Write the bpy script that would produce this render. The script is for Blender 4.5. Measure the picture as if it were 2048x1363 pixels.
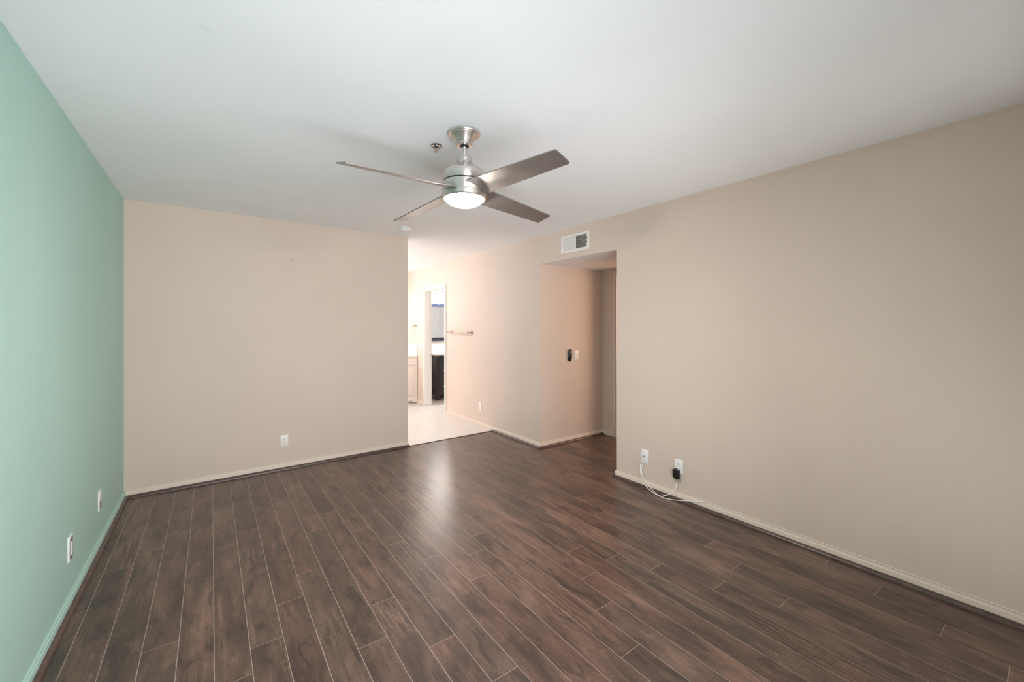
import bpy, bmesh, math, random
from mathutils import Vector, Matrix
PI = math.pi
S = bpy.context.scene
C = S.collection
for o in list(bpy.data.objects):
    bpy.data.objects.remove(o)

# ------------------------------------------------------------------ camera, world, lights, exposure
CAMH = 1.4037
cam_d = bpy.data.cameras.new('camera'); cam = bpy.data.objects.new('camera', cam_d); C.objects.link(cam)
cam.location = (0, 0, CAMH); cam.rotation_euler = (PI / 2, 0, -0.6358)
cam_d.sensor_width = 36; cam_d.lens = 814.86 / 2048 * 36
cam_d.shift_y = -(681.5 - 651.8) / 2048; cam_d.clip_start = 0.02
S.camera = cam

S.view_settings.view_transform = 'Standard'
S.view_settings.look = 'None'
S.view_settings.gamma = 1
S.view_settings.use_curve_mapping = False
S.view_settings.exposure = 0.17
S.cycles.max_bounces = 14
S.cycles.diffuse_bounces = 8
S.cycles.glossy_bounces = 4
S.cycles.sample_clamp_indirect = 6
S.cycles.caustics_reflective = False

W = bpy.data.worlds.new('sky'); S.world = W; W.use_nodes = True
_bg = W.node_tree.nodes['Background']
_sky = W.node_tree.nodes.new('ShaderNodeTexSky'); _sky.sky_type = 'HOSEK_WILKIE'; _sky.turbidity = 3
_sky.sun_direction = Vector((0.3, 0.6, 0.7)).normalized()
W.node_tree.links.new(_sky.outputs[0], _bg.inputs[0]); _bg.inputs[1].default_value = 0.12

def area(name, loc, direction, sx, sy, power, col, spread=180):
    l = bpy.data.lights.new(name, 'AREA'); l.shape = 'RECTANGLE'; l.size = sx; l.size_y = sy
    l.energy = power; l.color = col; l.spread = math.radians(spread)
    o = bpy.data.objects.new(name, l); C.objects.link(o); o.location = loc
    o.rotation_euler = Vector(direction).to_track_quat('-Z', 'Y').to_euler()
    return o
def bulb(name, loc, power, col, r=0.04):
    l = bpy.data.lights.new(name, 'POINT'); l.energy = power; l.color = col; l.shadow_soft_size = r
    o = bpy.data.objects.new(name, l); C.objects.link(o); o.location = loc
    return o
# daylight through the sliding door behind the camera: sky straight in, plus an added upward fill outside
area('daylight_door_left', (0.4, -0.80, 0.93), (0, 1, 0), 1.5, 1.8, 46, (0.92, 0.97, 1.06), 150)
area('daylight_door_right', (2.0, -0.80, 0.93), (0, 1, 0), 1.4, 1.8, 4, (0.95, 1.0, 1.0), 120)
area('daylight_door_low', (1.2, -0.85, 0.35), (0, 1, 0.25), 3.0, 0.6, 13, (1.0, 0.97, 0.90))
area('patio_bounce_fill', (1.2, -2.4, 0.02), (0, 0, 1), 5.0, 3.0, 200, (0.99, 1.0, 0.96))  # fill light added outside to lift the ceiling, standing in for patio bounce
# window of the vanity area, left of the partition
area('daylight_vanity_window', (-0.80, 6.1, 1.5), (1, 0, 0), 1.4, 1.2, 22, (1.0, 0.92, 0.90))
# daylight of the side room seen through the hall doorway
area('daylight_side_room', (5.55, 2.2, 1.5), (-1, 0.75, 0), 1.0, 1.3, 29, (1.0, 0.63, 0.40))

# ------------------------------------------------------------------ dimensions (metres)
H = 2.44
XL, XR, YB, XE = -0.574, 3.041, 4.552, 1.848
Y1, Y2, XH, HH = 2.475, 3.580, 4.115, 2.122
YR = -0.56
T = 0.12
YV = 7.58            # far wall of vanity area and bathroom
D1A, D1B, DH = 5.955, 6.715, 2.035      # bathroom doorway in the right wall
D2A, D2B = 2.60, 3.366                  # side room doorway in the hall wall

# ------------------------------------------------------------------ materials
def mat(name, base=(0.8, 0.8, 0.8), rough=0.5, metal=0.0, spec=0.5, emit=None, es=1.0, coat=0.0):
    m = bpy.data.materials.new(name); m.use_nodes = True
    b = m.node_tree.nodes['Principled BSDF']
    b.inputs['Base Color'].default_value = (*base, 1); b.inputs['Roughness'].default_value = rough
    b.inputs['Metallic'].default_value = metal; b.inputs['Specular IOR Level'].default_value = spec
    b.inputs['Coat Weight'].default_value = coat
    if emit:
        b.inputs['Emission Color'].default_value = (*emit, 1); b.inputs['Emission Strength'].default_value = es
    return m
class NT:
    def __init__(s, m): s.t = m.node_tree; s.b = s.t.nodes['Principled BSDF']
    def n(s, typ, **kw):
        nd = s.t.nodes.new(typ)
        for k, v in kw.items(): setattr(nd, k, v)
        return nd
    def l(s, a, b): s.t.links.new(a, b)
    def math(s, op, a, b=None, clamp=False):
        nd = s.n('ShaderNodeMath', operation=op); nd.use_clamp = clamp
        for i, x in enumerate((a, b)):
            if x is None: continue
            if isinstance(x, (int, float)): nd.inputs[i].default_value = x
            else: s.l(x, nd.inputs[i])
        return nd.outputs[0]
    def noise(s, vec, scale, detail=3, rough=0.5, dist=0.0):
        nd = s.n('ShaderNodeTexNoise'); nd.inputs['Scale'].default_value = scale
        nd.inputs['Detail'].default_value = detail; nd.inputs['Roughness'].default_value = rough
        nd.inputs['Distortion'].default_value = dist
        if vec is not None: s.l(vec, nd.inputs['Vector'])
        return nd.outputs[0]
    def ramp(s, fac, stops):
        nd = s.n('ShaderNodeValToRGB'); e = nd.color_ramp.elements
        while len(e) < len(stops): e.new(0.5)
        for i, (p, c) in enumerate(stops):
            e[i].position = p; e[i].color = (*c, 1) if len(c) == 3 else c
        s.l(fac, nd.inputs[0]); return nd.outputs[0]
    def mix(s, fac, a, b, mode='MIX'):
        nd = s.n('ShaderNodeMix', data_type='RGBA', blend_type=mode)
        for sock, x in ((nd.inputs[0], fac), (nd.inputs[6], a), (nd.inputs[7], b)):
            if isinstance(x, (int, float)): sock.default_value = x
            elif isinstance(x, tuple): sock.default_value = (*x, 1)
            else: s.l(x, sock)
        return nd.outputs[2]
    def maprange(s, v, a, b, c=0.0, d=1.0):
        nd = s.n('ShaderNodeMapRange'); nd.inputs[1].default_value = a; nd.inputs[2].default_value = b
        nd.inputs[3].default_value = c; nd.inputs[4].default_value = d; s.l(v, nd.inputs[0]); return nd.outputs[0]
    def bump(s, h, strength, dist=0.002):
        nd = s.n('ShaderNodeBump'); nd.inputs['Strength'].default_value = strength
        nd.inputs['Distance'].default_value = dist; s.l(h, nd.inputs['Height']); s.l(nd.outputs[0], s.b.inputs['Normal'])
def dots(nt, pos, spots):
    """small worn marks (touch-up paint, nail holes) at given places on a wall"""
    out = None
    for (x, y, z, r, w) in spots:
        d = nt.n('ShaderNodeVectorMath', operation='DISTANCE'); nt.l(pos, d.inputs[0]); d.inputs[1].default_value = (x, y, z)
        f = nt.maprange(d.outputs['Value'], r, r * 0.35, 0.0, w)
        out = f if out is None else nt.math('MAXIMUM', out, f)
    return out
def paint(name, col, strength=0.25, scale=160, rough=0.6, spots=None, spotcol=(0.3, 0.26, 0.22)):
    m = mat(name, col, rough, spec=0.25); nt = NT(m)
    g = nt.n('ShaderNodeNewGeometry').outputs['Position']
    a = nt.noise(g, scale, 2, 0.5); b = nt.noise(g, scale * 0.35, 2, 0.5)
    h = nt.math('ADD', a, b)
    v = nt.noise(g, 1.3, 2, 0.5)
    c = nt.mix(nt.maprange(v, 0.3, 0.7, 0.0, 1.0), tuple(x * 0.98 for x in col), tuple(min(1, x * 1.02) for x in col))
    if spots: c = nt.mix(dots(nt, g, spots), c, spotcol)
    nt.l(c, nt.b.inputs['Base Color'])
    nt.bump(h, strength, 0.0015)
    return m
BEIGE = (0.715, 0.605, 0.525)
M = {}
M['beige'] = paint('beige_wall_paint', BEIGE, 0.35, 150, spots=[(0.64, YB, 2.053, 0.016, 0.35), (0.655, YB, 2.04, 0.006, 0.5),
    (XR, 1.49, 1.47, 0.006, 0.5), (XR, 1.40, 1.49, 0.005, 0.5), (XR, 1.33, 1.50, 0.004, 0.4), (XR, 1.17, 1.50, 0.004, 0.4),
    (XR, 0.79, 1.52, 0.005, 0.5), (XR, 0.70, 1.53, 0.004, 0.5)])
M['mint'] = paint('mint_green_wall_paint', (0.435, 0.665, 0.60), 0.35, 150)
M['ceil'] = paint('white_ceiling_paint', (0.91, 0.92, 0.945), 0.25, 120, 0.8, spots=[(-0.018, 1.778, H, 0.026, 0.12)], spotcol=(0.55, 0.55, 0.55))
M['bathwall'] = paint('cool_white_wall_paint', (0.78, 0.80, 0.82), 0.3, 150)
M['trim'] = mat('cream_trim_paint', (0.76, 0.66, 0.58), 0.42)
M['minttrim'] = mat('mint_trim_paint', (0.445, 0.67, 0.605), 0.45)
M['door'] = mat('white_trim_paint', (0.78, 0.75, 0.71), 0.35)
M['white'] = mat('white_plastic', (0.91, 0.905, 0.90), 0.3)
M['ivory'] = mat('ivory_plastic', (0.90, 0.86, 0.81), 0.32)
M['whitemetal'] = mat('white_enamel', (0.86, 0.83, 0.80), 0.35)
M['greymetal'] = mat('grey_damper_metal', (0.30, 0.29, 0.28), 0.5, 0.4)
M['dark'] = mat('dark_void', (0.012, 0.011, 0.011), 0.8)
M['black'] = mat('black_plastic', (0.018, 0.017, 0.017), 0.28)
M['mauve'] = mat('mauve_grey_plastic', (0.30, 0.24, 0.25), 0.4)
M['cable'] = mat('white_cable_jacket', (0.90, 0.88, 0.86), 0.4)
M['chrome'] = mat('chrome', (0.8, 0.8, 0.8), 0.12, 1.0)
M['bronze'] = mat('warm_nickel', (0.42, 0.33, 0.26), 0.22, 1.0)
M['led'] = mat('green_led', (0.1, 0.6, 0.2), 0.4, emit=(0.35, 1, 0.5), es=1.5)
M['silverprint'] = mat('silver_button', (0.7, 0.68, 0.66), 0.35, 0.3)
M['espresso'] = mat('espresso_wood', (0.022, 0.016, 0.016), 0.38)
M['cabinet'] = mat('cream_cabinet_paint', (0.77, 0.70, 0.63), 0.4)
M['counter'] = mat('cultured_marble', (0.86, 0.83, 0.79), 0.15)
M['mirror'] = mat('mirror_glass', (0.92, 0.94, 0.95), 0.02, 1.0)
M['frameblue'] = mat('black_gloss_frame', (0.012, 0.016, 0.03), 0.12, coat=0.6)
M['nickel'] = mat('brushed_nickel', (0.72, 0.67, 0.64), 0.32, 1.0)
M['blade'] = mat('satin_nickel_blade', (0.34, 0.315, 0.295), 0.47, 0.85)
M['glow'] = mat('lit_opal_glass', (0.9, 0.88, 0.85), 0.3, emit=(1.0, 0.91, 0.84), es=240)
M['glowbath'] = mat('lit_opal_shade', (0.9, 0.88, 0.85), 0.3, emit=(1.0, 0.92, 0.82), es=9)
for k in ('nickel', 'blade'):          # brushed finish: highlights drawn out across the brushing
    nt = NT(M[k]); nt.b.inputs['Anisotropic'].default_value = 0.75 if k == 'nickel' else 0.3
    tg = nt.n('ShaderNodeTangent', direction_type='RADIAL', axis='Z'); nt.l(tg.outputs[0], nt.b.inputs['Tangent']); nt.b.inputs['Anisotropic Rotation'].default_value = 0.25

def glass_mat():
    m = bpy.data.materials.new('window_glass'); m.use_nodes = True; t = m.node_tree; t.nodes.clear()
    o = t.nodes.new('ShaderNodeOutputMaterial'); mx = t.nodes.new('ShaderNodeMixShader')
    tr = t.nodes.new('ShaderNodeBsdfTransparent'); gl = t.nodes.new('ShaderNodeBsdfGlossy'); gl.inputs['Roughness'].default_value = 0.02
    fr = t.nodes.new('ShaderNodeFresnel'); fr.inputs[0].default_value = 1.3
    t.links.new(fr.outputs[0], mx.inputs[0]); t.links.new(tr.outputs[0], mx.inputs[1]); t.links.new(gl.outputs[0], mx.inputs[2])
    t.links.new(mx.outputs[0], o.inputs[0]); return m
M['glass'] = glass_mat()

def wood_floor():
    m = mat('dark_plank_wood', (0.12, 0.08, 0.06), 0.35, spec=0.76); nt = NT(m)
    uv = nt.n('ShaderNodeUVMap', uv_map='plank').outputs[0]          # u = metres along, v = metres across
    idn = nt.n('ShaderNodeAttribute', attribute_name='board_id').outputs['Color']
    sep = nt.n('ShaderNodeSeparateColor'); nt.l(idn, sep.inputs[0]); r1, r2, r3 = sep.outputs
    off = nt.n('ShaderNodeVectorMath', operation='SCALE'); nt.l(idn, off.inputs[0]); off.inputs['Scale'].default_value = 37.0
    add = nt.n('ShaderNodeVectorMath', operation='ADD'); nt.l(uv, add.inputs[0]); nt.l(off.outputs[0], add.inputs[1]); P = add.outputs[0]
    def sc(x, y, z=1.0, src=P):
        mp = nt.n('ShaderNodeMapping'); nt.l(src, mp.inputs[0]); mp.inputs['Scale'].default_value = (x, y, z); return mp.outputs[0]
    broad = nt.noise(sc(2.2, 7.0), 1.0, 3, 0.55, 0.5)
    blot = nt.noise(sc(5.0, 14.0), 1.0, 4, 0.6, 0.8)
    grain = nt.noise(sc(3.6, 72.0), 1.0, 5, 0.68, 0.35)
    fine = nt.noise(sc(26.0, 420.0), 1.0, 3, 0.6)
    base = nt.ramp(broad, [(0.26, (0.050, 0.033, 0.026)), (0.42, (0.090, 0.060, 0.048)), (0.56, (0.135, 0.088, 0.070)), (0.74, (0.215, 0.148, 0.112))])
    dark = nt.maprange(blot, 0.53, 0.66, 0.0, 0.75)
    base = nt.mix(dark, base, (0.036, 0.026, 0.023))
    light = nt.maprange(blot, 0.44, 0.28, 0.0, 0.5)
    base = nt.mix(light, base, (0.255, 0.168, 0.125))
    g = nt.maprange(grain, 0.30, 0.70, 0.72, 1.26)
    gc = nt.n('ShaderNodeCombineColor'); [nt.l(g, gc.inputs[i]) for i in range(3)]
    base = nt.mix(1.0, base, gc.outputs[0], 'MULTIPLY')
    f = nt.maprange(fine, 0.3, 0.7, 0.78, 1.22)
    fc = nt.n('ShaderNodeCombineColor'); [nt.l(f, fc.inputs[i]) for i in range(3)]
    base = nt.mix(1.0, base, fc.outputs[0], 'MULTIPLY')
    # crackled figure in the middle of some boards: short dark ticks over pale wood
    fig_zone = nt.maprange(nt.noise(sc(1.9, 5.0), 1.0, 1, 0.4), 0.56, 0.66, 0.0, 1.0)
    fig_zone = nt.math('MULTIPLY', fig_zone, nt.maprange(r2, 0.45, 0.55, 0.0, 1.0))
    strk = nt.noise(sc(4.5, 85.0), 1.0, 4, 0.6, 0.9)
    tick = nt.noise(sc(55.0, 130.0), 1.0, 2, 0.6)
    mask = nt.math('MULTIPLY', fig_zone, nt.maprange(tick, 0.40, 0.56, 0.25, 1.0))
    ring = nt.maprange(strk, 0.42, 0.56, 0.0, 1.0)
    base = nt.mix(nt.math('MULTIPLY', mask, nt.math('MULTIPLY', ring, 0.55)), base, (0.325, 0.225, 0.165))
    base = nt.mix(nt.math('MULTIPLY', fig_zone, nt.math('MULTIPLY', nt.math('SUBTRACT', 1.0, ring), 0.42)), base, (0.045, 0.032, 0.028))
    spk = nt.maprange(nt.noise(sc(150.0, 190.0), 1.0, 2, 0.6), 0.32, 0.68, 0.80, 1.20)
    sk = nt.n('ShaderNodeCombineColor'); [nt.l(spk, sk.inputs[i]) for i in range(3)]
    base = nt.mix(1.0, base, sk.outputs[0], 'MULTIPLY')
    tone = nt.maprange(r1, 0.0, 1.0, 0.70, 0.96)
    tcn = nt.n('ShaderNodeCombineColor'); [nt.l(tone, tcn.inputs[i]) for i in range(3)]
    base = nt.mix(1.0, base, tcn.outputs[0], 'MULTIPLY')
    red = nt.mix(r3, (1.10, 0.91, 0.86), (1.0, 0.93, 0.90)); base = nt.mix(1.0, base, red, 'MULTIPLY')
    nt.l(base, nt.b.inputs['Base Color'])
    # hand scraped relief: long shallow ripples along the board
    rip = nt.noise(sc(3.2, 38.0), 1.0, 2, 0.5, 0.4)
    rip2 = nt.noise(sc(9.0, 95.0), 1.0, 2, 0.5, 0.5)
    h = nt.math('ADD', nt.math('MULTIPLY', rip, 1.0), nt.math('MULTIPLY', rip2, 0.35))
    h = nt.math('ADD', h, nt.math('MULTIPLY', nt.math('MULTIPLY', fig_zone, strk), 0.12))
    nt.bump(h, 0.75, 0.0018)
    nt.l(nt.maprange(grain, 0.3, 0.7, 0.27, 0.36), nt.b.inputs['Roughness'])
    return m
M['wood'] = wood_floor()
M['seam'] = mat('board_edge', (0.46, 0.38, 0.33), 0.5)
def shoe_mat():
    m = mat('dark_moulding_wood', (0.085, 0.055, 0.043), 0.3); nt = NT(m)
    g = nt.n('ShaderNodeNewGeometry').outputs['Position']
    nz = nt.noise(g, 24, 4, 0.6)
    nt.l(nt.ramp(nz, [(0.3, (0.052, 0.034, 0.027)), (0.7, (0.125, 0.082, 0.064))]), nt.b.inputs['Base Color']); return m
M['shoe'] = shoe_mat()
def tile_mat():
    m = mat('cream_floor_tile', (0.80, 0.72, 0.64), 0.3); nt = NT(m)
    g = nt.n('ShaderNodeNewGeometry').outputs['Position']
    br = nt.n('ShaderNodeTexBrick'); nt.l(g, br.inputs[0]); br.offset = 0.0
    br.inputs['Scale'].default_value = 1.0; br.inputs['Brick Width'].default_value = 0.46; br.inputs['Row Height'].default_value = 0.46
    br.inputs['Mortar Size'].default_value = 0.003; br.inputs['Mortar Smooth'].default_value = 0.3
    br.inputs['Color1'].default_value = (0.76, 0.72, 0.68, 1); br.inputs['Color2'].default_value = (0.73, 0.69, 0.65, 1)
    br.inputs['Mortar'].default_value = (0.60, 0.53, 0.46, 1)
    n = nt.noise(g, 5, 4, 0.6, 0.6)
    c = nt.mix(nt.maprange(n, 0.35, 0.65, 0.0, 0.35), br.outputs[0], (0.68, 0.63, 0.58)); nt.l(c, nt.b.inputs['Base Color']); return m
M['tile'] = tile_mat()

# ------------------------------------------------------------------ mesh helpers
class MB:
    def __init__(s): s.bm = bmesh.new()
    def box(s, x0, y0, z0, x1, y1, z1, bev=0.0, seg=2):
        vs = [s.bm.verts.new((x, y, z)) for x in (x0, x1) for y in (y0, y1) for z in (z0, z1)]
        f = [s.bm.faces.new([vs[i] for i in q]) for q in ((0, 1, 3, 2), (4, 6, 7, 5), (0, 4, 5, 1), (2, 3, 7, 6), (0, 2, 6, 4), (1, 5, 7, 3))]
        if bev > 0:
            es = {e for q in f for e in q.edges}
            bmesh.ops.bevel(s.bm, geom=list(es), offset=bev, segments=seg, profile=0.5, affect='EDGES')
        return s
    def lathe(s, prof, c=(0, 0, 0), n=48, axis='Z', closed_ends=True):
        rings = []
        for r, z in prof:
            ring = []
            for i in range(n):
                a = 2 * PI * i / n; p = (r * math.cos(a), r * math.sin(a), z)
                if axis == 'X': p = (p[2], p[0], p[1])
                elif axis == 'Y': p = (p[0], p[2], p[1])
                ring.append(s.bm.verts.new((p[0] + c[0], p[1] + c[1], p[2] + c[2])))
            rings.append(ring)
        for a, b in zip(rings, rings[1:]):
            for i in range(n):
                s.bm.faces.new((a[i], a[(i + 1) % n], b[(i + 1) % n], b[i]))
        if closed_ends:
            for ring in (rings[0], rings[-1]):
                try: s.bm.faces.new(ring)
                except ValueError: pass
        return s
    def tube(s, pts, r, n=10, smooth_pts=0):
        pts = [Vector(p) for p in pts]
        if smooth_pts: pts = spline(pts, smooth_pts)
        rings = []; up = Vector((0, 0, 1)); prev = None
        for i, p in enumerate(pts):
            t = (pts[min(i + 1, len(pts) - 1)] - pts[max(i - 1, 0)]).normalized()
            if prev is None:
                a = t.cross(up)
                if a.length < 0.1: a = t.cross(Vector((1, 0, 0)))
            else: a = prev - t * prev.dot(t)
            a.normalize(); b = t.cross(a); prev = a
            rings.append([s.bm.verts.new(p + (a * math.cos(2 * PI * k / n) + b * math.sin(2 * PI * k / n)) * r) for k in range(n)])
        for A, B in zip(rings, rings[1:]):
            for k in range(n): s.bm.faces.new((A[k], A[(k + 1) % n], B[(k + 1) % n], B[k]))
        s.bm.faces.new(rings[0]); s.bm.faces.new(rings[-1][::-1]); return s
    def prism(s, poly, fn, t0, t1):
        """poly in 2D; fn(u, v, t) -> point"""
        a = [s.bm.verts.new(fn(u, v, t0)) for u, v in poly]; b = [s.bm.verts.new(fn(u, v, t1)) for u, v in poly]
        n = len(poly); s.bm.faces.new(a); s.bm.faces.new(b[::-1])
        for i in range(n): s.bm.faces.new((a[i], b[i], b[(i + 1) % n], a[(i + 1) % n]))
        return s
    def build(s, name, m, parent=None, smooth=None, loc=None, rot=None, kind=None):
        bmesh.ops.recalc_face_normals(s.bm, faces=s.bm.faces)
        me = bpy.data.meshes.new(name); s.bm.to_mesh(me); s.bm.free()
        me.materials.append(m)
        if smooth is not None:
            for p in me.polygons: p.use_smooth = True
            me.set_sharp_from_angle(angle=math.radians(smooth))
        o = bpy.data.objects.new(name, me); C.objects.link(o)
        if parent: o.parent = parent
        if loc: o.location = loc
        if rot: o.rotation_euler = rot
        if kind: o['kind'] = kind
        return o
def spline(pts, k):
    out = []; n = len(pts)
    for i in range(n - 1):
        p0, p1, p2, p3 = pts[max(i - 1, 0)], pts[i], pts[i + 1], pts[min(i + 2, n - 1)]
        for j in range(k):
            t = j / k
            out.append(0.5 * ((2 * p1) + (p2 - p0) * t + (2 * p0 - 5 * p1 + 4 * p2 - p3) * t * t + (3 * p1 - p0 - 3 * p2 + p3) * t ** 3))
    return out + [pts[-1]]
def thing(name, label, cat, loc=(0, 0, 0), rot=(0, 0, 0), group=None):
    o = bpy.data.objects.new(name, None); C.objects.link(o); o.empty_display_size = 0.05
    o.location = loc; o.rotation_euler = rot; o['label'] = label; o['category'] = cat
    if group: o['group'] = group
    return o
def tag(o, label, cat, group=None):
    o['label'] = label; o['category'] = cat
    if group: o['group'] = group
    return o
def struct(o): o['kind'] = 'structure'; return o
def dup(root, loc, rot=None, label=None):
    r = root.copy(); C.objects.link(r); r.location = loc
    if rot is not None: r.rotation_euler = rot
    if label: r['label'] = label
    for ch in list(root.children):
        c = ch.copy(); C.objects.link(c); c.parent = r
        for g in list(ch.children):
            d = g.copy(); C.objects.link(d); d.parent = c
    return r

# ------------------------------------------------------------------ floor of planks
def build_floor():
    random.seed(7)
    bm = bmesh.new(); uvl = bm.loops.layers.uv.new('plank'); cl = bm.loops.layers.float_color.new('board_id')
    PW, PL, G = 0.12605, 1.232, 0.0025
    phase = {2: 3.38, 3: 2.352, 4: 2.841, 5: 1.946, 6: 2.102, 7: 2.351, 8: 2.571, 9: 3.053, 10: 3.299, 11: 2.88, 12: 2.572, 13: 2.282,
             14: 1.942, 15: 2.17, 16: 2.346, 17: 1.371, 18: 1.589, 19: 1.831, 20: 1.632, 21: 1.413, 22: 2.341, 23: 2.076, 24: 2.368,
             25: 1.365, 26: 1.565, 27: 1.818, 28: 0.837}
    def quad(x0, y0, x1, y1, z, mi, ids=(0, 0, 0), u0=0.0):
        vs = [bm.verts.new(p) for p in ((x0, y0, z), (x1, y0, z), (x1, y1, z), (x0, y1, z))]
        f = bm.faces.new(vs); f.material_index = mi
        for l in f.loops:
            l[uvl].uv = (l.vert.co.y - u0, l.vert.co.x - x0); l[cl] = (*ids, 1)
    for k in range(0, 46):
        cx = 0.199 + PW * (k - 6); x0, x1 = cx - PW / 2, cx + PW / 2
        ya, yb = (YR - 0.02, 4.55) if x0 < XR else (0.9, Y2 + 0.05)
        if k == 28: ya, yb = YR - 0.02, 4.55
        if x0 > 6.1: continue
        if x0 > XH: ya = 1.0
        ph = phase.get(k, random.uniform(0, PL)); y = ph - PL * 8
        while y < yb:
            a, b = max(y, ya), min(y + PL, yb)
            if b > a + 0.002:
                ids = (random.random(), random.random(), random.random())
                quad(max(x0, XL - 0.02) + G / 2, a + G / 2 * (a == y), x1 - G / 2, b - G / 2 * (b == y + PL), 0.0, 0, ids, y)
            y += PL
    quad(XL - 0.05, YR - 0.05, 6.2, 4.55, -0.0007, 1)
    me = bpy.data.meshes.new('floor'); bm.to_mesh(me); bm.free()
    me.materials.append(M['wood']); me.materials.append(M['seam'])
    o = bpy.data.objects.new('floor', me); C.objects.link(o); struct(o)
build_floor()
struct(MB().box(XL - 0.1, YR - 0.1, -0.10, 6.2, 4.55, -0.002).build('floor_slab', M['seam']))
struct(MB().box(-0.6, 4.55, -0.10, 5.4, YV + 0.1, -0.001).build('floor_tile', M['tile']))
struct(MB().box(XE + 0.002, 4.535, -0.001, XR, 4.553, 0.006, 0.002).build('trim_threshold', M['shoe']))

# ------------------------------------------------------------------ walls
struct(MB().box(XL - T, YR - T, 0, XL, YB + T, H).build('wall_left', M['mint']))
struct(MB().box(XL - 0.02, YB, 0, XE, YB + T, H).build('wall_back', M['beige']))
VY0, VY1, VZ0, VZ1 = 2.848, 3.190, 2.205, 2.337        # vent hole
w = MB()
w.box(XR, YR - T, 0, XR + T, Y1, H)                       # beside the camera
w.box(XR, Y1, HH, XR + T, Y2, VZ0); w.box(XR, Y1, VZ1, XR + T, Y2, H)
w.box(XR, Y1, VZ0, XR + T, VY0, VZ1); w.box(XR, VY1, VZ0, XR + T, Y2, VZ1)
w.box(XR, Y2, 0, XR + T, D1A, H)
w.box(XR, D1A, DH, XR + T, D1B, H)
w.box(XR, D1B, 0, XR + T, YV + T, H)
struct(w.build('wall_right', M['beige']))
struct(MB().box(XR + T, Y2, 0, XH + T, Y2 + T, H).build('wall_hall_end', M['beige']))
w = MB(); w.box(XH, 0.9, 0, XH + T, D2A, H); w.box(XH, D2A, DH, XH + T, D2B, H); w.box(XH, D2B, 0, XH + T, Y2, H)
struct(w.build('wall_hall', M['beige']))
struct(MB().box(XR + T, 0.78, 0, XH + T, 0.9, H).build('wall_hall_near', M['beige']))
struct(MB().box(XR + T, 0.9, HH - 0.0015, XH, Y2, H).box(XR + 0.0005, Y1, HH - 0.0015, XR + T, Y2, HH).build('ceiling_hall', M['ceil']))
# side room behind the hall doorway
w = MB(); w.box(XH + T, 1.0 - T, 0, 6.1, 1.0, H); w.box(XH + T, Y2 + 0.02, 0, 6.1, Y2 + T, H)
w.box(6.0, 1.0, 0, 6.12, Y2 + 0.02, 0.9); w.box(6.0, 1.0, 2.0, 6.12, Y2 + 0.02, H); w.box(6.0, 1.0, 0.9, 6.12, 1.5, 2.0); w.box(6.0, 2.9, 0.9, 6.12, Y2 + 0.02, 2.0)
struct(w.build('wall_side_room', M['beige']))
# vanity area and bathroom
struct(MB().box(-0.6, YV, 0, XR + T, YV + T, H).build('wall_far', M['beige']))
struct(MB().box(XR + T, YV, 0, 5.3, YV + T, H).build('wall_bath_far', M['bathwall']))
w = MB(); w.box(-0.6 - T, YB + T, 0, -0.6, 5.4, H); w.box(-0.6 - T, 6.8, 0, -0.6, YV + T, H); w.box(-0.6 - T, 5.4, 0, -0.6, 6.8, 0.9); w.box(-0.6 - T, 5.4, 2.1, -0.6, 6.8, H)
struct(w.build('wall_vanity_left', M['beige']))
f = MB()
for y in (5.4, 6.08, 6.76): f.box(-0.69, y, 0.9, -0.65, y + 0.04, 2.1)
f.box(-0.69, 5.4, 0.9, -0.65, 6.8, 0.94); f.box(-0.69, 5.4, 2.06, -0.65, 6.8, 2.1)
struct(f.build('window_2', M['door']))
struct(MB().box(-3, -5, -0.12, 5.5, YR - T - 0.01, -0.02).build('floor_patio', M['tile']))
struct(MB().box(5.2, Y2 + T, 0, 5.32, YV + T, H).build('wall_bath_right', M['bathwall']))
struct(MB().box(XR + T, 4.5, 0, 5.2, 4.62, H).build('wall_bath_near', M['bathwall']))
# wall behind the camera with the sliding door opening
WX0, WX1, WZ1 = -0.35, 2.80, 2.03
w = MB(); w.box(XL, YR - T, 0, WX0, YR, H); w.box(WX1, YR - T, 0, XR, YR, H); w.box(WX0, YR - T, WZ1, WX1, YR, H)
struct(w.build('wall_rear', M['beige']))
f = MB()
for x0, x1 in ((WX0, WX0 + 0.04), (WX1 - 0.04, WX1), ((WX0 + WX1) / 2 - 0.03, (WX0 + WX1) / 2 + 0.03)): f.box(x0, YR - 0.09, 0, x1, YR - 0.04, WZ1)
f.box(WX0, YR - 0.09, 0, WX1, YR - 0.04, 0.04); f.box(WX0, YR - 0.09, WZ1 - 0.04, WX1, YR - 0.04, WZ1)
wf = struct(f.build('window_1', M['door']))
MB().box(WX0 + 0.04, YR - 0.067, 0.04, WX1 - 0.04, YR - 0.063, WZ1 - 0.04).build('glass_pane', M['glass'], wf)
# ceiling
struct(MB().box(XL - T, YR - T, H, 6.2, YV + T, H + 0.1).build('ceiling', M['ceil']))

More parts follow.
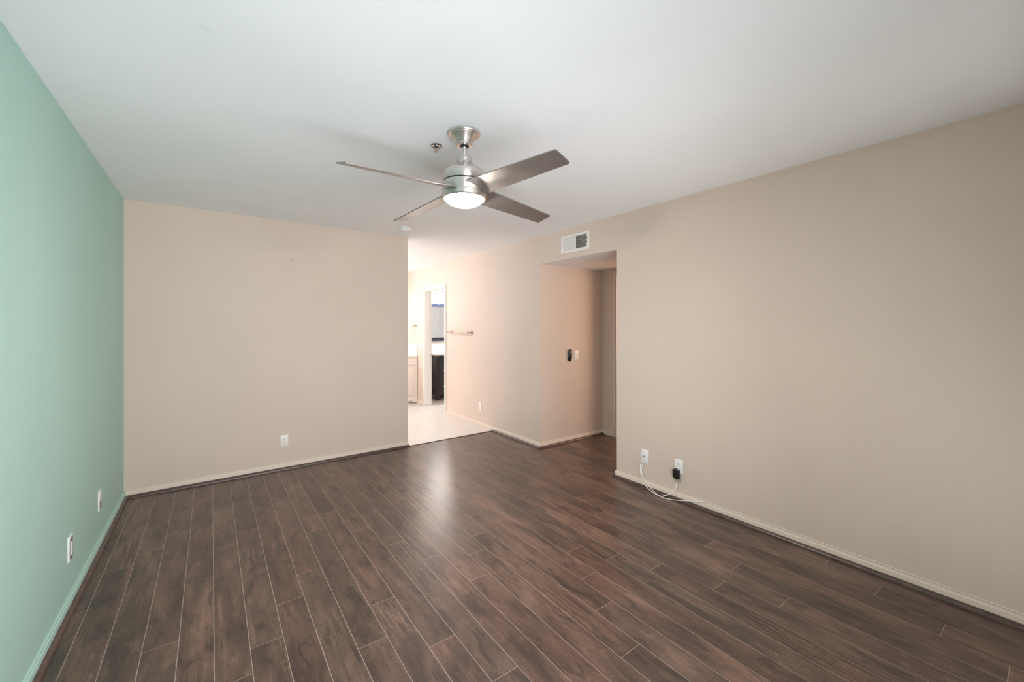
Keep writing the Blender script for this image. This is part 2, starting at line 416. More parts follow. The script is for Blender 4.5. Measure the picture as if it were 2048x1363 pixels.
# ------------------------------------------------------------------ baseboards and quarter round
BPROF = [(0, 0), (0.013, 0), (0.013, 0.046), (0.012, 0.050), (0.0085, 0.0525), (0.0095, 0.055), (0.007, 0.060), (0, 0.0605)]
QPROF = [(0.0, 0.0), (0.034, 0.0)] + [(0.013 + 0.021 * math.cos(a), 0.0225 * math.sin(a)) for a in [PI / 2 * i / 7 for i in range(8)]] + [(0.0, 0.0225)]
def along(name, m, prof, fn, t0, t1):
    o = MB().prism(prof, fn, t0, t1).build(name, m, smooth=50); return struct(o)
fL = lambda u, v, t: (XL + u, t, v)
fR = lambda u, v, t: (XR - u, t, v)
fB = lambda u, v, t: (t, YB - u, v)
fE = lambda u, v, t: (t, Y2 - u, v)
fH = lambda u, v, t: (XH - u, t, v)
along('baseboard_left', M['minttrim'], BPROF, fL, YR, YB)
along('baseboard_back', M['trim'], BPROF, fB, XL + 0.013, XE)
along('baseboard_right', M['trim'], BPROF, fR, YR, Y1 + 0.013)
along('baseboard_right_far', M['trim'], BPROF, fR, Y2 - 0.013, D1A - 0.062)
along('baseboard_vanity', M['trim'], BPROF, fR, D1B + 0.062, 7.04)
along('baseboard_hall_end', M['trim'], BPROF, fE, XR, XH)
along('baseboard_hall', M['trim'], BPROF, fH, D2B + 0.058, Y2)
along('trim_1', M['shoe'], QPROF, fL, YR, YB)
along('trim_2', M['shoe'], QPROF, fB, XL + 0.013, XE + 0.01)
along('trim_3', M['shoe'], QPROF, fR, YR, Y1 + 0.031)
along('trim_4', M['shoe'], QPROF, fR, Y2 - 0.031, YB)
along('trim_5', M['shoe'], QPROF, fE, XR - 0.013, XH)
# return of the baseboard round the wall end by the hall
struct(MB().box(XR + 0.0004, Y1 + 0.0002, 0.0, XR + T, Y1 + 0.0126, 0.058, 0.0015).build('baseboard_return', M['trim']))

# ------------------------------------------------------------------ door frames
def casing(m, fn, a, b, top, wd=0.057):
    """flat casing with a stepped outer lip round three sides; fn(out, along, z)"""
    def bx(o0, o1, y0, y1, z0, z1, mb):
        p, q = fn(o0, y0, z0), fn(o1, y1, z1)
        mb.box(min(p[0], q[0]), min(p[1], q[1]), min(p[2], q[2]), max(p[0], q[0]), max(p[1], q[1]), max(p[2], q[2]), 0.0015, 1)
    for y0, y1, lip in ((a - wd, a, a - wd), (b, b + wd, b + wd - 0.014)):
        bx(0, 0.010, y0, y1, 0, top + wd, m); bx(0.009, 0.016, lip, lip + 0.014, 0, top + wd, m)
    bx(0, 0.010, a, b, top, top + wd, m); bx(0.009, 0.016, a, b, top + wd - 0.014, top + wd, m)
d = MB()
casing(d, lambda o, y, z: (XR - o, y, z), D1A, D1B, DH)
casing(d, lambda o, y, z: (XR + T + o, y, z), D1A, D1B, DH)
j = 0.012
d.box(XR - 0.001, D1A, 0, XR + T + 0.001, D1A + j, DH - j); d.box(XR - 0.001, D1B - j, 0, XR + T + 0.001, D1B, DH - j); d.box(XR - 0.001, D1A, DH - j, XR + T + 0.001, D1B, DH)
d.box(XR + 0.05, D1B - j - 0.011, 0, XR + 0.085, D1B - j, DH - j); d.box(XR + 0.05, D1A + j, 0, XR + 0.085, D1A + j + 0.011, DH - j); d.box(XR + 0.05, D1A + j + 0.011, DH - j - 0.011, XR + 0.085, D1B - j - 0.011, DH - j)
d1 = struct(d.build('door_1', M['door']))
MB().box(XR + T - 0.030, D1B - j - 0.002, 0.86, XR + T - 0.004, D1B - j + 0.001, 0.93, 0.001, 1).build('strike_plate', M['chrome'], d1)
d = MB()
casing(d, lambda o, y, z: (XH - o, y, z), D2A, D2B, DH)
d.box(XH - 0.001, D2B - j, 0, XH + T, D2B, DH - j); d.box(XH - 0.001, D2A, 0, XH + T, D2A + j, DH - j); d.box(XH - 0.001, D2A, DH - j, XH + T, D2B, DH)
d2 = struct(d.build('door_2', M['trim']))
MB().box(XH + 0.004, D2B - j - 0.0025, 0.885, XH + 0.034, D2B - j + 0.001, 0.955, 0.001, 1).build('strike_plate', M['white'], d2)

# ------------------------------------------------------------------ ceiling fan
FX, FY = 1.0935, 1.913
fan = thing('ceiling_fan', 'brushed nickel ceiling fan with four flat blades and a lit dome light', 'ceiling fan', (FX, FY, H))
MB().lathe([(0.030, 0.0), (0.0855, 0.0), (0.0862, -0.010), (0.0835, -0.0135), (0.076, -0.0145), (0.0755, -0.018), (0.071, -0.022), (0.058, -0.034),
            (0.048, -0.046), (0.041, -0.055), (0.0385, -0.0575)], n=64).build('canopy', M['nickel'], fan, 35)
MB().lathe([(0.028, -0.055), (0.0385, -0.0575), (0.0437, -0.061), (0.0437, -0.0675), (0.040, -0.0705), (0.026, -0.071), (0.024, -0.060)], n=48, closed_ends=False).build('canopy_ring', M['nickel'], fan, 35)
MB().lathe([(0.0, -0.045), (0.018, -0.048), (0.0245, -0.058), (0.024, -0.068), (0.016, -0.078), (0.0, -0.080)], n=32, closed_ends=False).build('hanger_ball', M['black'], fan, 60)
MB().lathe([(0.0132, -0.060), (0.0132, -0.150)], n=32).build('downrod', M['nickel'], fan, 40)
MB().lathe([(0.014, -0.124), (0.026, -0.1245), (0.036, -0.128), (0.0400, -0.134), (0.0402, -0.150), (0.0385, -0.152), (0.0140, -0.152)], n=48).build('coupling', M['nickel'], fan, 35)
neck = MB().lathe([(0.0385, -0.150), (0.0392, -0.158), (0.0415, -0.168), (0.0455, -0.176), (0.051, -0.182)], n=48).build('neck', M['nickel'], fan, 40)
for k in range(8):
    a = k * PI / 4 + 0.2
    s_ = MB().box(-0.0026, -0.001, -0.010, 0.0026, 0.002, 0.008, 0.001, 1).build('vent_slot', M['dark'], neck)
    s_.location = (0.0418 * math.cos(a), 0.0418 * math.sin(a), -0.171)
    s_.rotation_euler = (0.45, 0.35, a + PI / 2)
MB().lathe([(0.044, -0.180), (0.052, -0.1825), (0.072, -0.190), (0.090, -0.199), (0.104, -0.208), (0.112, -0.215), (0.1158, -0.224), (0.1162, -0.234),
            (0.1162, -0.264), (0.1150, -0.2665), (0.100, -0.267)], n=96).build('motor_housing', M['nickel'], fan, 35)
MB().lathe([(0.105, -0.264), (0.105, -0.274)], n=64).build('seam_ring', M['black'], fan, 35)
MB().lathe([(0.100, -0.2715), (0.1150, -0.272), (0.1165, -0.274), (0.1168, -0.320), (0.1155, -0.3225), (0.100, -0.323)], n=96).build('blade_hub', M['nickel'], fan, 35)
MB().lathe([(0.100, -0.322), (0.1150, -0.3228), (0.1182, -0.326), (0.1188, -0.340), (0.1172, -0.352), (0.112, -0.357), (0.106, -0.357), (0.104, -0.350)], n=96).build('light_kit_rim', M['nickel'], fan, 35)
MB().lathe([(0.102, -0.346)] + [(0.102 * math.cos(t), -0.352 - 0.044 * math.sin(t)) for t in [PI / 2 * i / 12 for i in range(12)]] + [(0.001, -0.396)], n=64).build('light_dome', M['glow'], fan, 60)
phi0, pitch = -1.4143, -0.2638
for k in range(4):
    slope = -0.0445 + (0.034, -0.004, -0.024, -0.024)[k]
    mb = MB(); R0, R1 = 0.085, 0.664; th = 0.0030
    outline = [(R0, 0.0705), (R1 - 0.006, 0.0535), (R1 - 0.001, 0.050), (R1, 0.0455), (R1 - 0.001, -0.046), (R1 - 0.003, -0.0495), (R1 - 0.008, -0.0520), (R0, -0.0705)]
    mb.prism([(r, -s) for r, s in outline], lambda r, s, t: (r, s * math.cos(pitch) - t * math.sin(pitch), s * math.sin(pitch) + t * math.cos(pitch) + slope * (r - .16)), -th, th)
    b = mb.build('blade', M['blade'], fan)
    b.location = (0, 0, 2.1267 - H); b.rotation_euler = (0, 0, phi0 + k * PI / 2)
# ------------------------------------------------------------------ sprinkler and smoke detector
M['dullchrome'] = mat('dull_chrome', (0.38, 0.37, 0.36), 0.2, 1.0)
sp = thing('fire_sprinkler', 'small chrome fire sprinkler head in the ceiling beside the fan canopy', 'sprinkler', (1.041, 2.141, H))
MB().lathe([(0.012, 0), (0.033, 0), (0.0335, -0.003), (0.029, -0.006), (0.024, -0.0045), (0.017, -0.003)], n=48).build('escutcheon', M['dullchrome'], sp, 40)
MB().lathe([(0.0115, 0), (0.0115, -0.012), (0.008, -0.014)], n=24).build('body', M['dullchrome'], sp, 40)
for sgn in (-1, 1):
    MB().tube([(sgn * 0.009, 0, -0.012), (sgn * 0.0115, 0, -0.019), (sgn * 0.009, 0, -0.027), (0, 0, -0.032)], 0.0018, 8, 4).build('frame_arm', M['dullchrome'], sp, 60)
mb = MB().lathe([(0.0, -0.032), (0.013, -0.0325), (0.014, -0.034), (0.0, -0.0345)], n=24); mb.build('deflector', M['dullchrome'], sp, 40)
MB().tube([(0, 0, -0.014), (0, 0, -0.031)], 0.0016, 8).build('heat_bulb', mat('red_bulb', (0.5, 0.05, 0.04), 0.1), sp, 60)
sd = thing('smoke_detector', 'round white smoke detector on the ceiling near the end of the beige partition', 'smoke detector', (1.641, 4.118, H))
MB().lathe([(0.0, 0), (0.062, 0), (0.063, -0.003), (0.062, -0.008)], n=64).build('base', M['white'], sd, 40)
MB().lathe([(0.0585, -0.006), (0.0585, -0.016)], n=64).build('smoke_slots', M['dark'], sd, 40)
MB().lathe([(0.062, -0.0125), (0.063, -0.015), (0.061, -0.024), (0.052, -0.032), (0.034, -0.037), (0.0, -0.038)], n=64).build('cover', M['white'], sd, 40)
for k in range(9):
    a = 2 * PI * k / 9 + 0.2
    rb = MB().box(-0.004, -0.004, -0.0135, 0.004, 0.004, -0.007).build('slot_rib', M['white'], sd)
    rb.location = (0.0595 * math.cos(a), 0.0595 * math.sin(a), 0)

# ------------------------------------------------------------------ wall plates. Local frame: plate in the XZ plane, facing -Y
def plate_mb(w_=0.070, h_=0.115, th=0.006): return MB().box(-w_ / 2, -th, -h_ / 2, w_ / 2, 0, h_ / 2, 0.0022, 2)
def screw(parent, x, z, y=-0.0062):
    s_ = MB().lathe([(0.0, 0.0), (0.003, 0.0), (0.0028, -0.0008), (0.0, -0.001)], axis='Y', n=16).build('screw', M['silverprint'], parent, 40); s_.location = (x, y + 0.0006, z)
def receptacle(parent, z, m, y=-0.006):
    poly = []
    for i in range(28):
        a = 2 * PI * i / 28; u, v = 0.0175 * math.cos(a), 0.0175 * math.sin(a); poly.append((u, max(-0.0135, min(0.0135, v))))
    r = MB().prism(poly, lambda u, v, t: (u, t, v), y + 0.001, y - 0.0014).build('socket', m, parent, 40); r.location = (0, 0, z)
    for x, h in ((-0.0064, 0.0085), (0.0064, 0.0070)):
        s_ = MB().box(x - 0.0012, y - 0.0022, -h / 2 + 0.003, x + 0.0012, y - 0.0008, h / 2 + 0.003).build('slot', M['dark'], r)
    MB().lathe([(0.0, y - 0.0008), (0.0024, y - 0.0008), (0.0024, y - 0.0022), (0.0, y - 0.0022)], axis='Y', n=14, c=(0, 0, -0.0072)).build('ground_hole', M['dark'], r)
def outlet(label, loc, rz, m, group='duplex wall outlets'):
    t = thing('wall_outlet', label, 'outlet', loc, (0, 0, rz), group)
    plate_mb().build('cover_plate', m, t, 40); receptacle(t, 0.0195, m); receptacle(t, -0.0195, m); screw(t, 0, 0)
    return t
FACE_L, FACE_R, FACE_B = PI / 2, -PI / 2, 0.0          # plate on left wall faces +X, on right wall faces -X
o1 = outlet('ivory duplex outlet low on the beige partition wall', (0.576, YB, 0.276), FACE_B, M['ivory'])
dup(o1, (XR, 4.871, 0.271), (0, 0, FACE_R), 'small duplex outlet low on the right wall beyond the hall opening, past the wood floor')
o2 = outlet('white duplex outlet with a black power adapter plugged into its lower socket', (XR, 1.8485, 0.271), FACE_R, M['white'])
# coax plate
t = thing('coax_wall_plate', 'white slightly tilted cable jack plate beside the hall opening corner', 'wall plate', (XR, 2.169, 0.273), (0, 0, FACE_R))
cp = plate_mb().build('cover_plate', M['white'], t, 40); cp.rotation_euler = (0, math.radians(4.5), 0)
screw(cp, 0, 0.042); screw(cp, 0, -0.042)
MB().lathe([(0.0075, -0.005), (0.0075, -0.008), (0.0048, -0.0085), (0.0048, -0.017), (0.0, -0.017)], axis='Y', n=20).build('coax_jack', M['chrome'], cp, 40)
# green wall plates
t = thing('wall_outlet', 'white outlet on the mint green wall, the one nearer the camera', 'outlet', (XL, 2.964, 0.291), (0, 0, FACE_L))
MB().box(-0.034, -0.0075, -0.062, 0.034, 0, 0.062, 0.002, 2).build('cover_plate', M['white'], t, 40)
MB().box(-0.025, -0.0084, -0.052, 0.027, -0.006, 0.052, 0.0006, 1).build('recess', M['mauve'], t)
MB().box(-0.015, -0.0115, -0.033, 0.006, -0.0078, 0.034, 0.001, 1).build('switch_block', M['white'], t, 40)
for z in (0.041, -0.041): receptacle(t, z, M['mauve'], -0.0084)
t = thing('wall_outlet', 'slim white outlet on the mint green wall nearest the partition corner', 'outlet', (XL, 3.640, 0.299), (0, 0, FACE_L))
MB().box(-0.034, -0.0070, -0.062, 0.034, 0, 0.062, 0.002, 2).build('cover_plate', M['white'], t, 40)
MB().box(-0.022, -0.0080, -0.052, 0.024, -0.006, -0.002, 0.0006, 1).build('recess', M['mauve'], t)
receptacle(t, -0.028, M['mauve'], -0.0080); screw(t, 0, 0.045, -0.0072)
# switches
def rocker(label, loc, rz, m):
    t = thing('light_switch', label, 'light switch', loc, (0, 0, rz)); plate_mb().build('cover_plate', m, t, 40)
    MB().box(-0.0165, -0.0072, -0.033, 0.0165, -0.005, 0.033, 0.0008, 1).build('switch_frame', m, t)
    mb = MB().prism([(-0.031, -0.0072), (-0.031, -0.0085), (0.0, -0.0078), (0.031, -0.0115), (0.031, -0.0072)], lambda u, v, x: (x, v, u), -0.0145, 0.0145)
    mb.build('rocker', m, t, 30); screw(t, 0, 0.048); screw(t, 0, -0.048); return t
rocker('white rocker light switch on the hall end wall right of the black remote', (3.626, Y2, 1.045), FACE_B, M['white'])
rocker('small white light switch by the bathroom doorway under the towel ring', (XR, 6.90, 1.03), FACE_R, M['white'])

# ------------------------------------------------------------------ fan remote in its holder
RX = 3.512
h = thing('remote_holder', 'black wall cradle left of the hall light switch', 'holder', (RX, Y2, 0.976))
mb = MB()
def cradle(z):           # half width and depth by height
    t_ = z / 0.072
    return 0.018 + 0.012 * min(1, t_ * 1.5) ** 0.6, 0.012 + 0.018 * min(1, t_ * 1.4) ** 0.6
rings = []
for i in range(9):
    z = 0.074 * i / 8; wv, dv = cradle(z); ring = []
    for a in range(13):
        an = PI * a / 12; ring.append(mb.bm.verts.new((wv * math.cos(an), -dv * math.sin(an) ** 0.7, z)))
    rings.append(ring)
for A, B in zip(rings, rings[1:]):
    for a in range(12): mb.bm.faces.new((A[a], A[a + 1], B[a + 1], B[a]))
    mb.bm.faces.new((A[12], A[0], B[0], B[12]))
mb.bm.faces.new(rings[0]); mb.bm.faces.new(rings[-1])
mb.build('cradle', M['black'], h, 50)
MB().box(-0.020, -0.006, 0.07, 0.020, 0.0, 0.125, 0.003).build('back_plate', M['black'], h, 40)
r = thing('remote_control', 'black fan remote with a round silver button held in the wall cradle', 'remote control', (RX, Y2 - 0.007, 1.03))
MB().box(-0.0235, -0.019, 0.021, 0.0235, 0.0, 0.090, 0.007, 4).build('body', M['black'], r, 60)
MB().lathe([(0.0, -0.0185), (0.0052, -0.0185), (0.0048, -0.0208), (0.0, -0.021)], axis='Y', n=20, c=(0.003, 0, 0.070)).build('button', M['silverprint'], r, 40)
arc = [(0.003 + 0.0145 * math.cos(a), -0.0195, 0.061 + 0.0145 * math.sin(a)) for a in [PI + PI * i / 14 for i in range(15)]]
MB().tube(arc, 0.0019, 8).build('crescent_button', M['silverprint'], r, 60)
MB().lathe([(0.0, -0.0185), (0.0042, -0.0185), (0.0038, -0.0208), (0.0, -0.021)], axis='Y', n=20, c=(-0.001, 0, 0.033)).build('button', M['silverprint'], r, 40)

# ------------------------------------------------------------------ adapter and cables
ad = thing('power_adapter', 'black box shaped signal adapter plugged into the white outlet', 'adapter', (XR - 0.0075, 1.857, 0.252), (0, 0, FACE_R))
MB().box(-0.027, -0.030, -0.077, 0.027, -0.0005, -0.005, 0.003, 3).build('body', M['black'], ad, 40)
MB().lathe([(0.0, -0.010), (0.008, -0.010), (0.009, -0.004), (0.006, 0.003), (0.0, 0.003)], n=20, c=(-0.006, -0.012, 0.0)).build('cord_stub', M['black'], ad, 40)
MB().lathe([(0.0, -0.0296), (0.0022, -0.0296), (0.0020, -0.0312), (0.0, -0.0314)], axis='Y', n=12, c=(-0.021, 0, -0.068)).build('indicator_light', M['led'], ad, 40)
MB().lathe([(0.0, -0.100), (0.0045, -0.100), (0.0058, -0.094), (0.0058, -0.082), (0.0045, -0.076), (0.0, -0.076)], n=14, c=(0.004, -0.016, 0)).build('connector', M['chrome'], ad, 30)
ca = [(3.036, 2.201, 0.222), (3.028, 2.202, 0.20), (3.016, 2.199, 0.181), (3.006, 2.189, 0.13), (2.996, 2.158, 0.07), (2.986, 2.104, 0.029), (2.981, 2.043, 0.0075), (2.975, 1.989, 0.005),
      (2.981, 1.96, 0.008), (2.986, 1.926, 0.026), (2.991, 1.887, 0.054), (3.001, 1.862, 0.088), (3.012, 1.853, 0.129), (3.0175, 1.853, 0.156)]
tag(MB().tube(ca, 0.0033, 10, 6).build('looped_cable', M['cable'], None, 60), 'white cable looping from the tilted jack plate to the black adapter', 'cable')
cb = [(3.036, 2.177, 0.222), (3.028, 2.182, 0.20), (3.016, 2.184, 0.175), (3.008, 2.177, 0.128), (3.000, 2.14, 0.075), (2.992, 2.081, 0.036), (2.975, 2.015, 0.014), (2.967, 1.971, 0.006), (2.972, 1.928, 0.0045),
      (2.984, 1.877, 0.006), (2.998, 1.821, 0.016), (3.010, 1.772, 0.026), (3.019, 1.728, 0.037), (3.0245, 1.678, 0.050), (3.028, 1.640, 0.059), (3.0315, 1.612, 0.0640)]
lc = tag(MB().tube(cb, 0.0030, 10, 6).build('trailing_cable', M['cable'], None, 60), 'white cable trailing from the jack plate over the floor up onto the right baseboard', 'cable')
pc = tag(MB().tube([(3.0373, 1.60, 0.0638), (3.0373, 0.5, 0.0638), (3.0373, -0.52, 0.0638)], 0.0033, 10).build('painted_cable', M['trim'], None, 60),
         'thin cream cable painted in along the top of the right baseboard', 'cable')
for y in (1.585, 1.206, 0.904, 0.604, 0.30, 0.0, -0.3):
    MB().box(XR - 0.0085, y - 0.0025, 0.0606, XR - 0.0005, y + 0.0025, 0.0685, 0.0012, 1).build('cable_clip', M['trim'], pc)

# ------------------------------------------------------------------ air vent
v = thing('air_vent', 'white metal wall register above the hall opening, right half open and dark', 'air vent', (XR, 3.019, 2.271), (0, 0, FACE_R))
# local x: +x is towards the far end of the room; frame 0.404 x 0.180
fw, fh, iw, ih = 0.404, 0.184, 0.340, 0.130
f = MB()
f.box(-fw / 2, -0.009, ih / 2, fw / 2, -0.0002, fh / 2, 0.002); f.box(-fw / 2, -0.009, -fh / 2, fw / 2, -0.0002, -ih / 2, 0.002)
f.box(-fw / 2, -0.009, -ih / 2 - 0.003, -iw / 2, -0.0002, ih / 2 + 0.003, 0.002); f.box(iw / 2, -0.009, -ih / 2 - 0.003, fw / 2, -0.0002, ih / 2 + 0.003, 0.002)
f.box(-0.006, -0.009, -ih / 2, 0.006, 0.010, ih / 2)
f.build('frame', M['whitemetal'], v, 40)
# the local +x axis points to -y of the room after rotation by -90 degrees
MB().box(-iw / 2 - 0.0005, 0.105, -ih / 2, iw / 2, 0.109, ih / 2).build('duct_back', M['dark'], v)
d_ = MB(); d_.box(-iw / 2, 0.03, -ih / 2 + 0.0002, iw / 2, 0.108, -ih / 2 + 0.002); d_.box(-iw / 2, 0.03, ih / 2 - 0.002, iw / 2, 0.108, ih / 2 - 0.0002)
d_.build('duct_liner', M['dark'], v)
for side in (0, 1):
    n = 12 if side == 0 else 13
    for i in range(n):
        x = (-1 if side == 0 else 1) * (0.006 + (iw / 2 - 0.006) * (i + 0.5) / n)
        L = 0.0075
        ang = math.radians(52 if side == 0 else -52)
        dx, dy = L * math.sin(ang), L * math.cos(ang)
        s_ = MB().prism([(-dx - 0.0007, -dy), (-dx + 0.0007, -dy), (dx + 0.0007, dy), (dx - 0.0007, dy)], lambda a, b, z: (a, b, z), -ih / 2, ih / 2).build('slat', M['whitemetal'], v)
        s_.location = (x, 0.002, 0)
for i in range(5):
    z = -ih / 2 + ih * (i + 0.5) / 5
    s_ = MB().box(0.0, -0.001, -0.0060, iw / 2, 0.0005, 0.0060).build('damper_louver', M['greymetal'], v); s_.location = (0.004, 0.020, z); s_.rotation_euler = (0.15, 0, 0)
MB().box(iw / 2 + 0.004, -0.0105, -0.028, iw / 2 + 0.007, -0.0085, 0.028).build('lever_slot', M['dark'], v)
MB().box(iw / 2 - 0.014, -0.014, -0.003, iw / 2 + 0.007, -0.009, 0.004, 0.001, 1).build('damper_lever', M['whitemetal'], v)
for x in (-fw / 2 + 0.012, fw / 2 - 0.012): screw(v, x, 0, -0.0095)

# ------------------------------------------------------------------ towel bar and towel ring
tb = thing('towel_bar', 'short warm metal towel bar on the right wall beside the bathroom doorway', 'towel bar', (XR, 5.10, 1.311))
for y in (0.0, 0.61):
    p = MB().lathe([(0.0, 0.0), (0.025, 0.0), (0.0255, -0.003), (0.022, -0.007), (0.013, -0.018), (0.0085, -0.034), (0.0075, -0.048), (0.010, -0.056),
                    (0.0125, -0.063), (0.0125, -0.073), (0.010, -0.080), (0.0, -0.081)], axis='X', n=32, c=(0, y, 0)).build('bracket', M['bronze'], tb, 50)
MB().tube([(-0.068, 0.0, 0), (-0.068, 0.61, 0)], 0.0078, 20).build('bar', M['bronze'], tb, 60)
tr = thing('towel_ring', 'thin chrome towel ring above the cream vanity counter', 'towel ring', (XR, 7.10, 1.415))
MB().lathe([(0.0, 0.0), (0.022, 0.0), (0.020, -0.006), (0.009, -0.016), (0.007, -0.045), (0.009, -0.052), (0.0, -0.056)], axis='X', n=28).build('bracket', M['bronze'], tr, 50)
MB().tube([(-0.050, 0.078 * math.sin(a), -0.074 + 0.078 * math.cos(a)) for a in [2 * PI * i / 40 for i in range(41)]], 0.0035, 10).build('ring', M['bronze'], tr, 60)

# ------------------------------------------------------------------ vestibule vanity: cabinet, counter
VC = thing('vanity_cabinet', 'cream raised panel vanity cabinet seen past the partition end', 'cabinet', (2.30, 7.04, 0))
def panel_front(name, x0, x1, z0, z1, m, parent, raised=True, y=0.0, th=0.018, arch=False):
    mb = MB().box(x0, y - th, z0, x1, y - 0.0005, z1, 0.002, 1)
    if raised:
        e = 0.032
        mb.box(x0 + e, y - th - 0.001, z0 + e, x1 - e, y - th + 0.001, z1 - e)
        mb.box(x0 + e + 0.013, y - th - 0.006, z0 + e + 0.013, x1 - e - 0.013, y - th + 0.001, z1 - e - 0.013, 0.005, 2)
    return mb.build(name, m, parent, 40)
XC0, XC1 = -0.92, XR - 0.004 - 2.30
mb = MB(); mb.box(XC0, 0.0, 0.09, XC1, 0.535, 0.838); mb.box(XC0, 0.06, 0.0, XC1, 0.535, 0.09); mb.box(XC1 - 0.10, -0.010, 0.018, XC1 - 0.004, 0.05, 0.135)
mb.box(XC0, -0.010, 0.048, XC1 - 0.10, 0.05, 0.135)
mb.build('body', M['cabinet'], VC)
xs = [XC1 - 0.012, XC1 - 0.36, XC1 - 0.372, XC1 - 0.72, XC1 - 0.732, XC1 - 1.08]
for i in range(3):
    panel_front('drawer_front', xs[2 * i + 1], xs[2 * i], 0.705, 0.828, M['cabinet'], VC, raised=False)
    dr = panel_front('door', xs[2 * i + 1], xs[2 * i], 0.145, 0.695, M['cabinet'], VC)
    MB().lathe([(0.0, -0.018), (0.005, -0.018), (0.005, -0.030), (0.012, -0.036), (0.010, -0.044), (0.0, -0.046)], axis='Y', n=16, c=(xs[2 * i + 1] + 0.02, 0, 0.62)).build('knob', M['chrome'], dr, 40)
ct = thing('vanity_countertop', 'pale marble countertop with backsplash on the cream vanity', 'countertop', (2.30, 7.04, 0.840))
MB().box(XC0, -0.02, 0, XC1 + 0.003, 0.538, 0.031, 0.004).build('slab', M['counter'], ct, 40)
MB().box(XC0, 0.520, 0.0312, XC1 + 0.003, 0.538, 0.215, 0.003).build('backsplash', M['counter'], ct, 40)
MB().box(XC1 - 0.015, -0.018, 0.0312, XC1 + 0.003, 0.519, 0.215, 0.003).build('side_splash', M['counter'], ct, 40)

# ------------------------------------------------------------------ bathroom vanity, mirror, lamp
BV = thing('bathroom_vanity', 'dark espresso bathroom vanity with drawers seen through the doorway', 'vanity', (3.41, 7.013, 0))
bw = 1.25; dep = YV - 7.013 - 0.004
mb = MB(); mb.box(0, 0, 0.095, bw, dep, 0.845, 0.002, 1); mb.build('body', M['espresso'], BV)
for x in (0.0, bw - 0.072):
    for y in (0.0, dep - 0.06):
        MB().prism([(0, 0.0), (0.058, 0.0), (0.072, 0.097), (0, 0.097)] if x == 0 else [(0.014, 0.0), (0.072, 0.0), (0.072, 0.097), (0, 0.097)],
                   lambda u, v_, t: (x + u, y + t, v_), 0.0 if y == 0 else 0, 0.06).build('foot', M['espresso'], BV)
for c0, c1 in ((0.035, 0.335), (0.86, bw - 0.035)):
    MB().box(c0, -0.006, 0.715, c1, -0.0004, 0.828, 0.002, 1).build('false_front', M['espresso'], BV)
    for z0, z1 in ((0.415, 0.700), (0.115, 0.400)):
        dd = panel_front('drawer', c0, c1, z0, z1, M['espresso'], BV, raised=False, th=0.016)
        zc = z0 + 0.148; xm = (c0 + c1) / 2
        MB().tube([(xm - 0.065, -0.016, zc), (xm - 0.065, -0.038, zc), (xm + 0.065, -0.038, zc), (xm + 0.065, -0.016, zc)], 0.005, 10).build('handle', M['chrome'], dd, 40)
dd = panel_front('door', 0.350, 0.845, 0.115, 0.828, M['espresso'], BV, raised=True, th=0.016)
MB().tube([(0.38, -0.016, 0.6), (0.38, -0.038, 0.6), (0.38, -0.038, 0.73), (0.38, -0.016, 0.73)], 0.005, 10).build('handle', M['chrome'], dd, 40)
bt = thing('bathroom_countertop', 'white countertop and backsplash on the dark bathroom vanity', 'countertop', (3.41, 7.013, 0.8455))
MB().box(-0.02, -0.022, 0, bw + 0.02, dep, 0.034, 0.004).build('slab', M['counter'], bt, 40)
MB().box(-0.02, dep - 0.018, 0.0342, bw + 0.02, dep, 0.215, 0.003).build('backsplash', M['counter'], bt, 40)
mi = thing('framed_mirror', 'wall mirror with glossy blue-black frame above the white bathroom counter', 'mirror', (3.98, YV - 0.002, 1.483))
mw, mh, fb = 0.52, 0.385, 0.078
def fprof(t_): return [(0.0, 0.0), (0.0, -0.022), (0.016, -0.031), (0.032, -0.026), (0.046, -0.018), (0.060, -0.023), (0.074, -0.016), (0.078, 0.0)]
mb = MB()
pr = fprof(0); cs = [(-mw, -mh), (mw, -mh), (mw, mh), (-mw, mh)]; rings = []
for sx, sz in ((-1, -1), (1, -1), (1, 1), (-1, 1)):
    rings.append([mb.bm.verts.new((sx * (mw - u), y, sz * (mh - u))) for u, y in pr])
for i in range(4):
    A, B = rings[i], rings[(i + 1) % 4]
    for k in range(len(pr)): mb.bm.faces.new((A[k], A[(k + 1) % len(pr)], B[(k + 1) % len(pr)], B[k]))
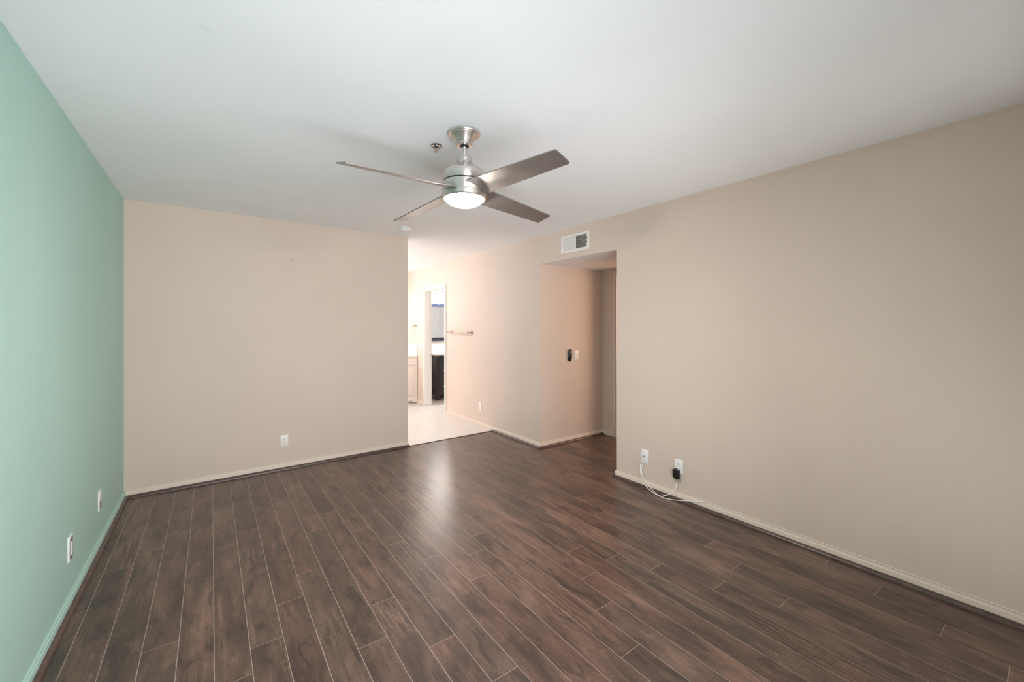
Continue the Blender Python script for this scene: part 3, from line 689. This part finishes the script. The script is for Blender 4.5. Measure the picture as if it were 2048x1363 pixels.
mb.build('frame', M['frameblue'], mi, 45)
MB().box(-mw + 0.07, -0.012, -mh + 0.07, mw - 0.07, -0.004, mh - 0.07).build('mirror_glass', M['mirror'], mi)
def vanity_light(label, loc, n, gm, group=None):
    t = thing('vanity_light', label, 'wall light', loc)
    MB().box(-0.30, -0.022, -0.03, 0.30, 0.0, 0.03, 0.006, 3).build('back_plate', M['nickel'], t, 40)
    for i in range(n):
        x = -0.22 + 0.44 * i / (n - 1)
        MB().tube([(x, -0.02, 0), (x, -0.07, 0.035), (x, -0.12, 0.03), (x, -0.13, -0.005)], 0.006, 10, 6).build('arm', M['nickel'], t, 60)
        MB().lathe([(0.012, -0.002), (0.020, -0.006), (0.030, -0.035), (0.045, -0.075), (0.055, -0.105), (0.050, -0.105), (0.026, -0.035), (0.010, -0.012)], n=28, c=(x, -0.13, 0), closed_ends=False).build('glass_shade', gm, t, 60)
    return t
vanity_light('lit bathroom wall light with curved metal arms above the framed mirror', (3.75, YV, 2.085), 3, M['glowbath'])
vanity_light('lit wall light above the cream vanity, behind the partition', (1.75, YV, 2.05), 3, M['glowbath'])
for x in (1.53, 1.75, 1.97): bulb('vanity_bulb', (x, YV - 0.13, 1.92), 14, (0.93, 0.97, 1.0), 0.035)
for x in (3.53, 3.75, 3.97): bulb('bathroom_bulb', (x, YV - 0.13, 1.955), 24, (1.0, 0.93, 0.87), 0.035)

gl = thing('ceiling_light', 'lit white globe light on the ceiling of the vanity area', 'ceiling light', (1.2, 5.8, H))
MB().lathe([(0.0, 0), (0.060, 0), (0.060, -0.012), (0.020, -0.030), (0.012, -0.034), (0.012, -0.135), (0.035, -0.140), (0.035, -0.150)], n=32).build('canopy', M['nickel'], gl, 35)
MB().lathe([(0.1 * math.sin(t_), -0.24 + 0.1 * math.cos(t_)) for t_ in [0.25 + (PI - 0.251) * i / 20 for i in range(21)]], n=40).build('glass_globe', mat('lit_globe', (0.9, 0.9, 0.9), 0.3, emit=(0.88, 0.95, 1.0), es=100), gl, 60)
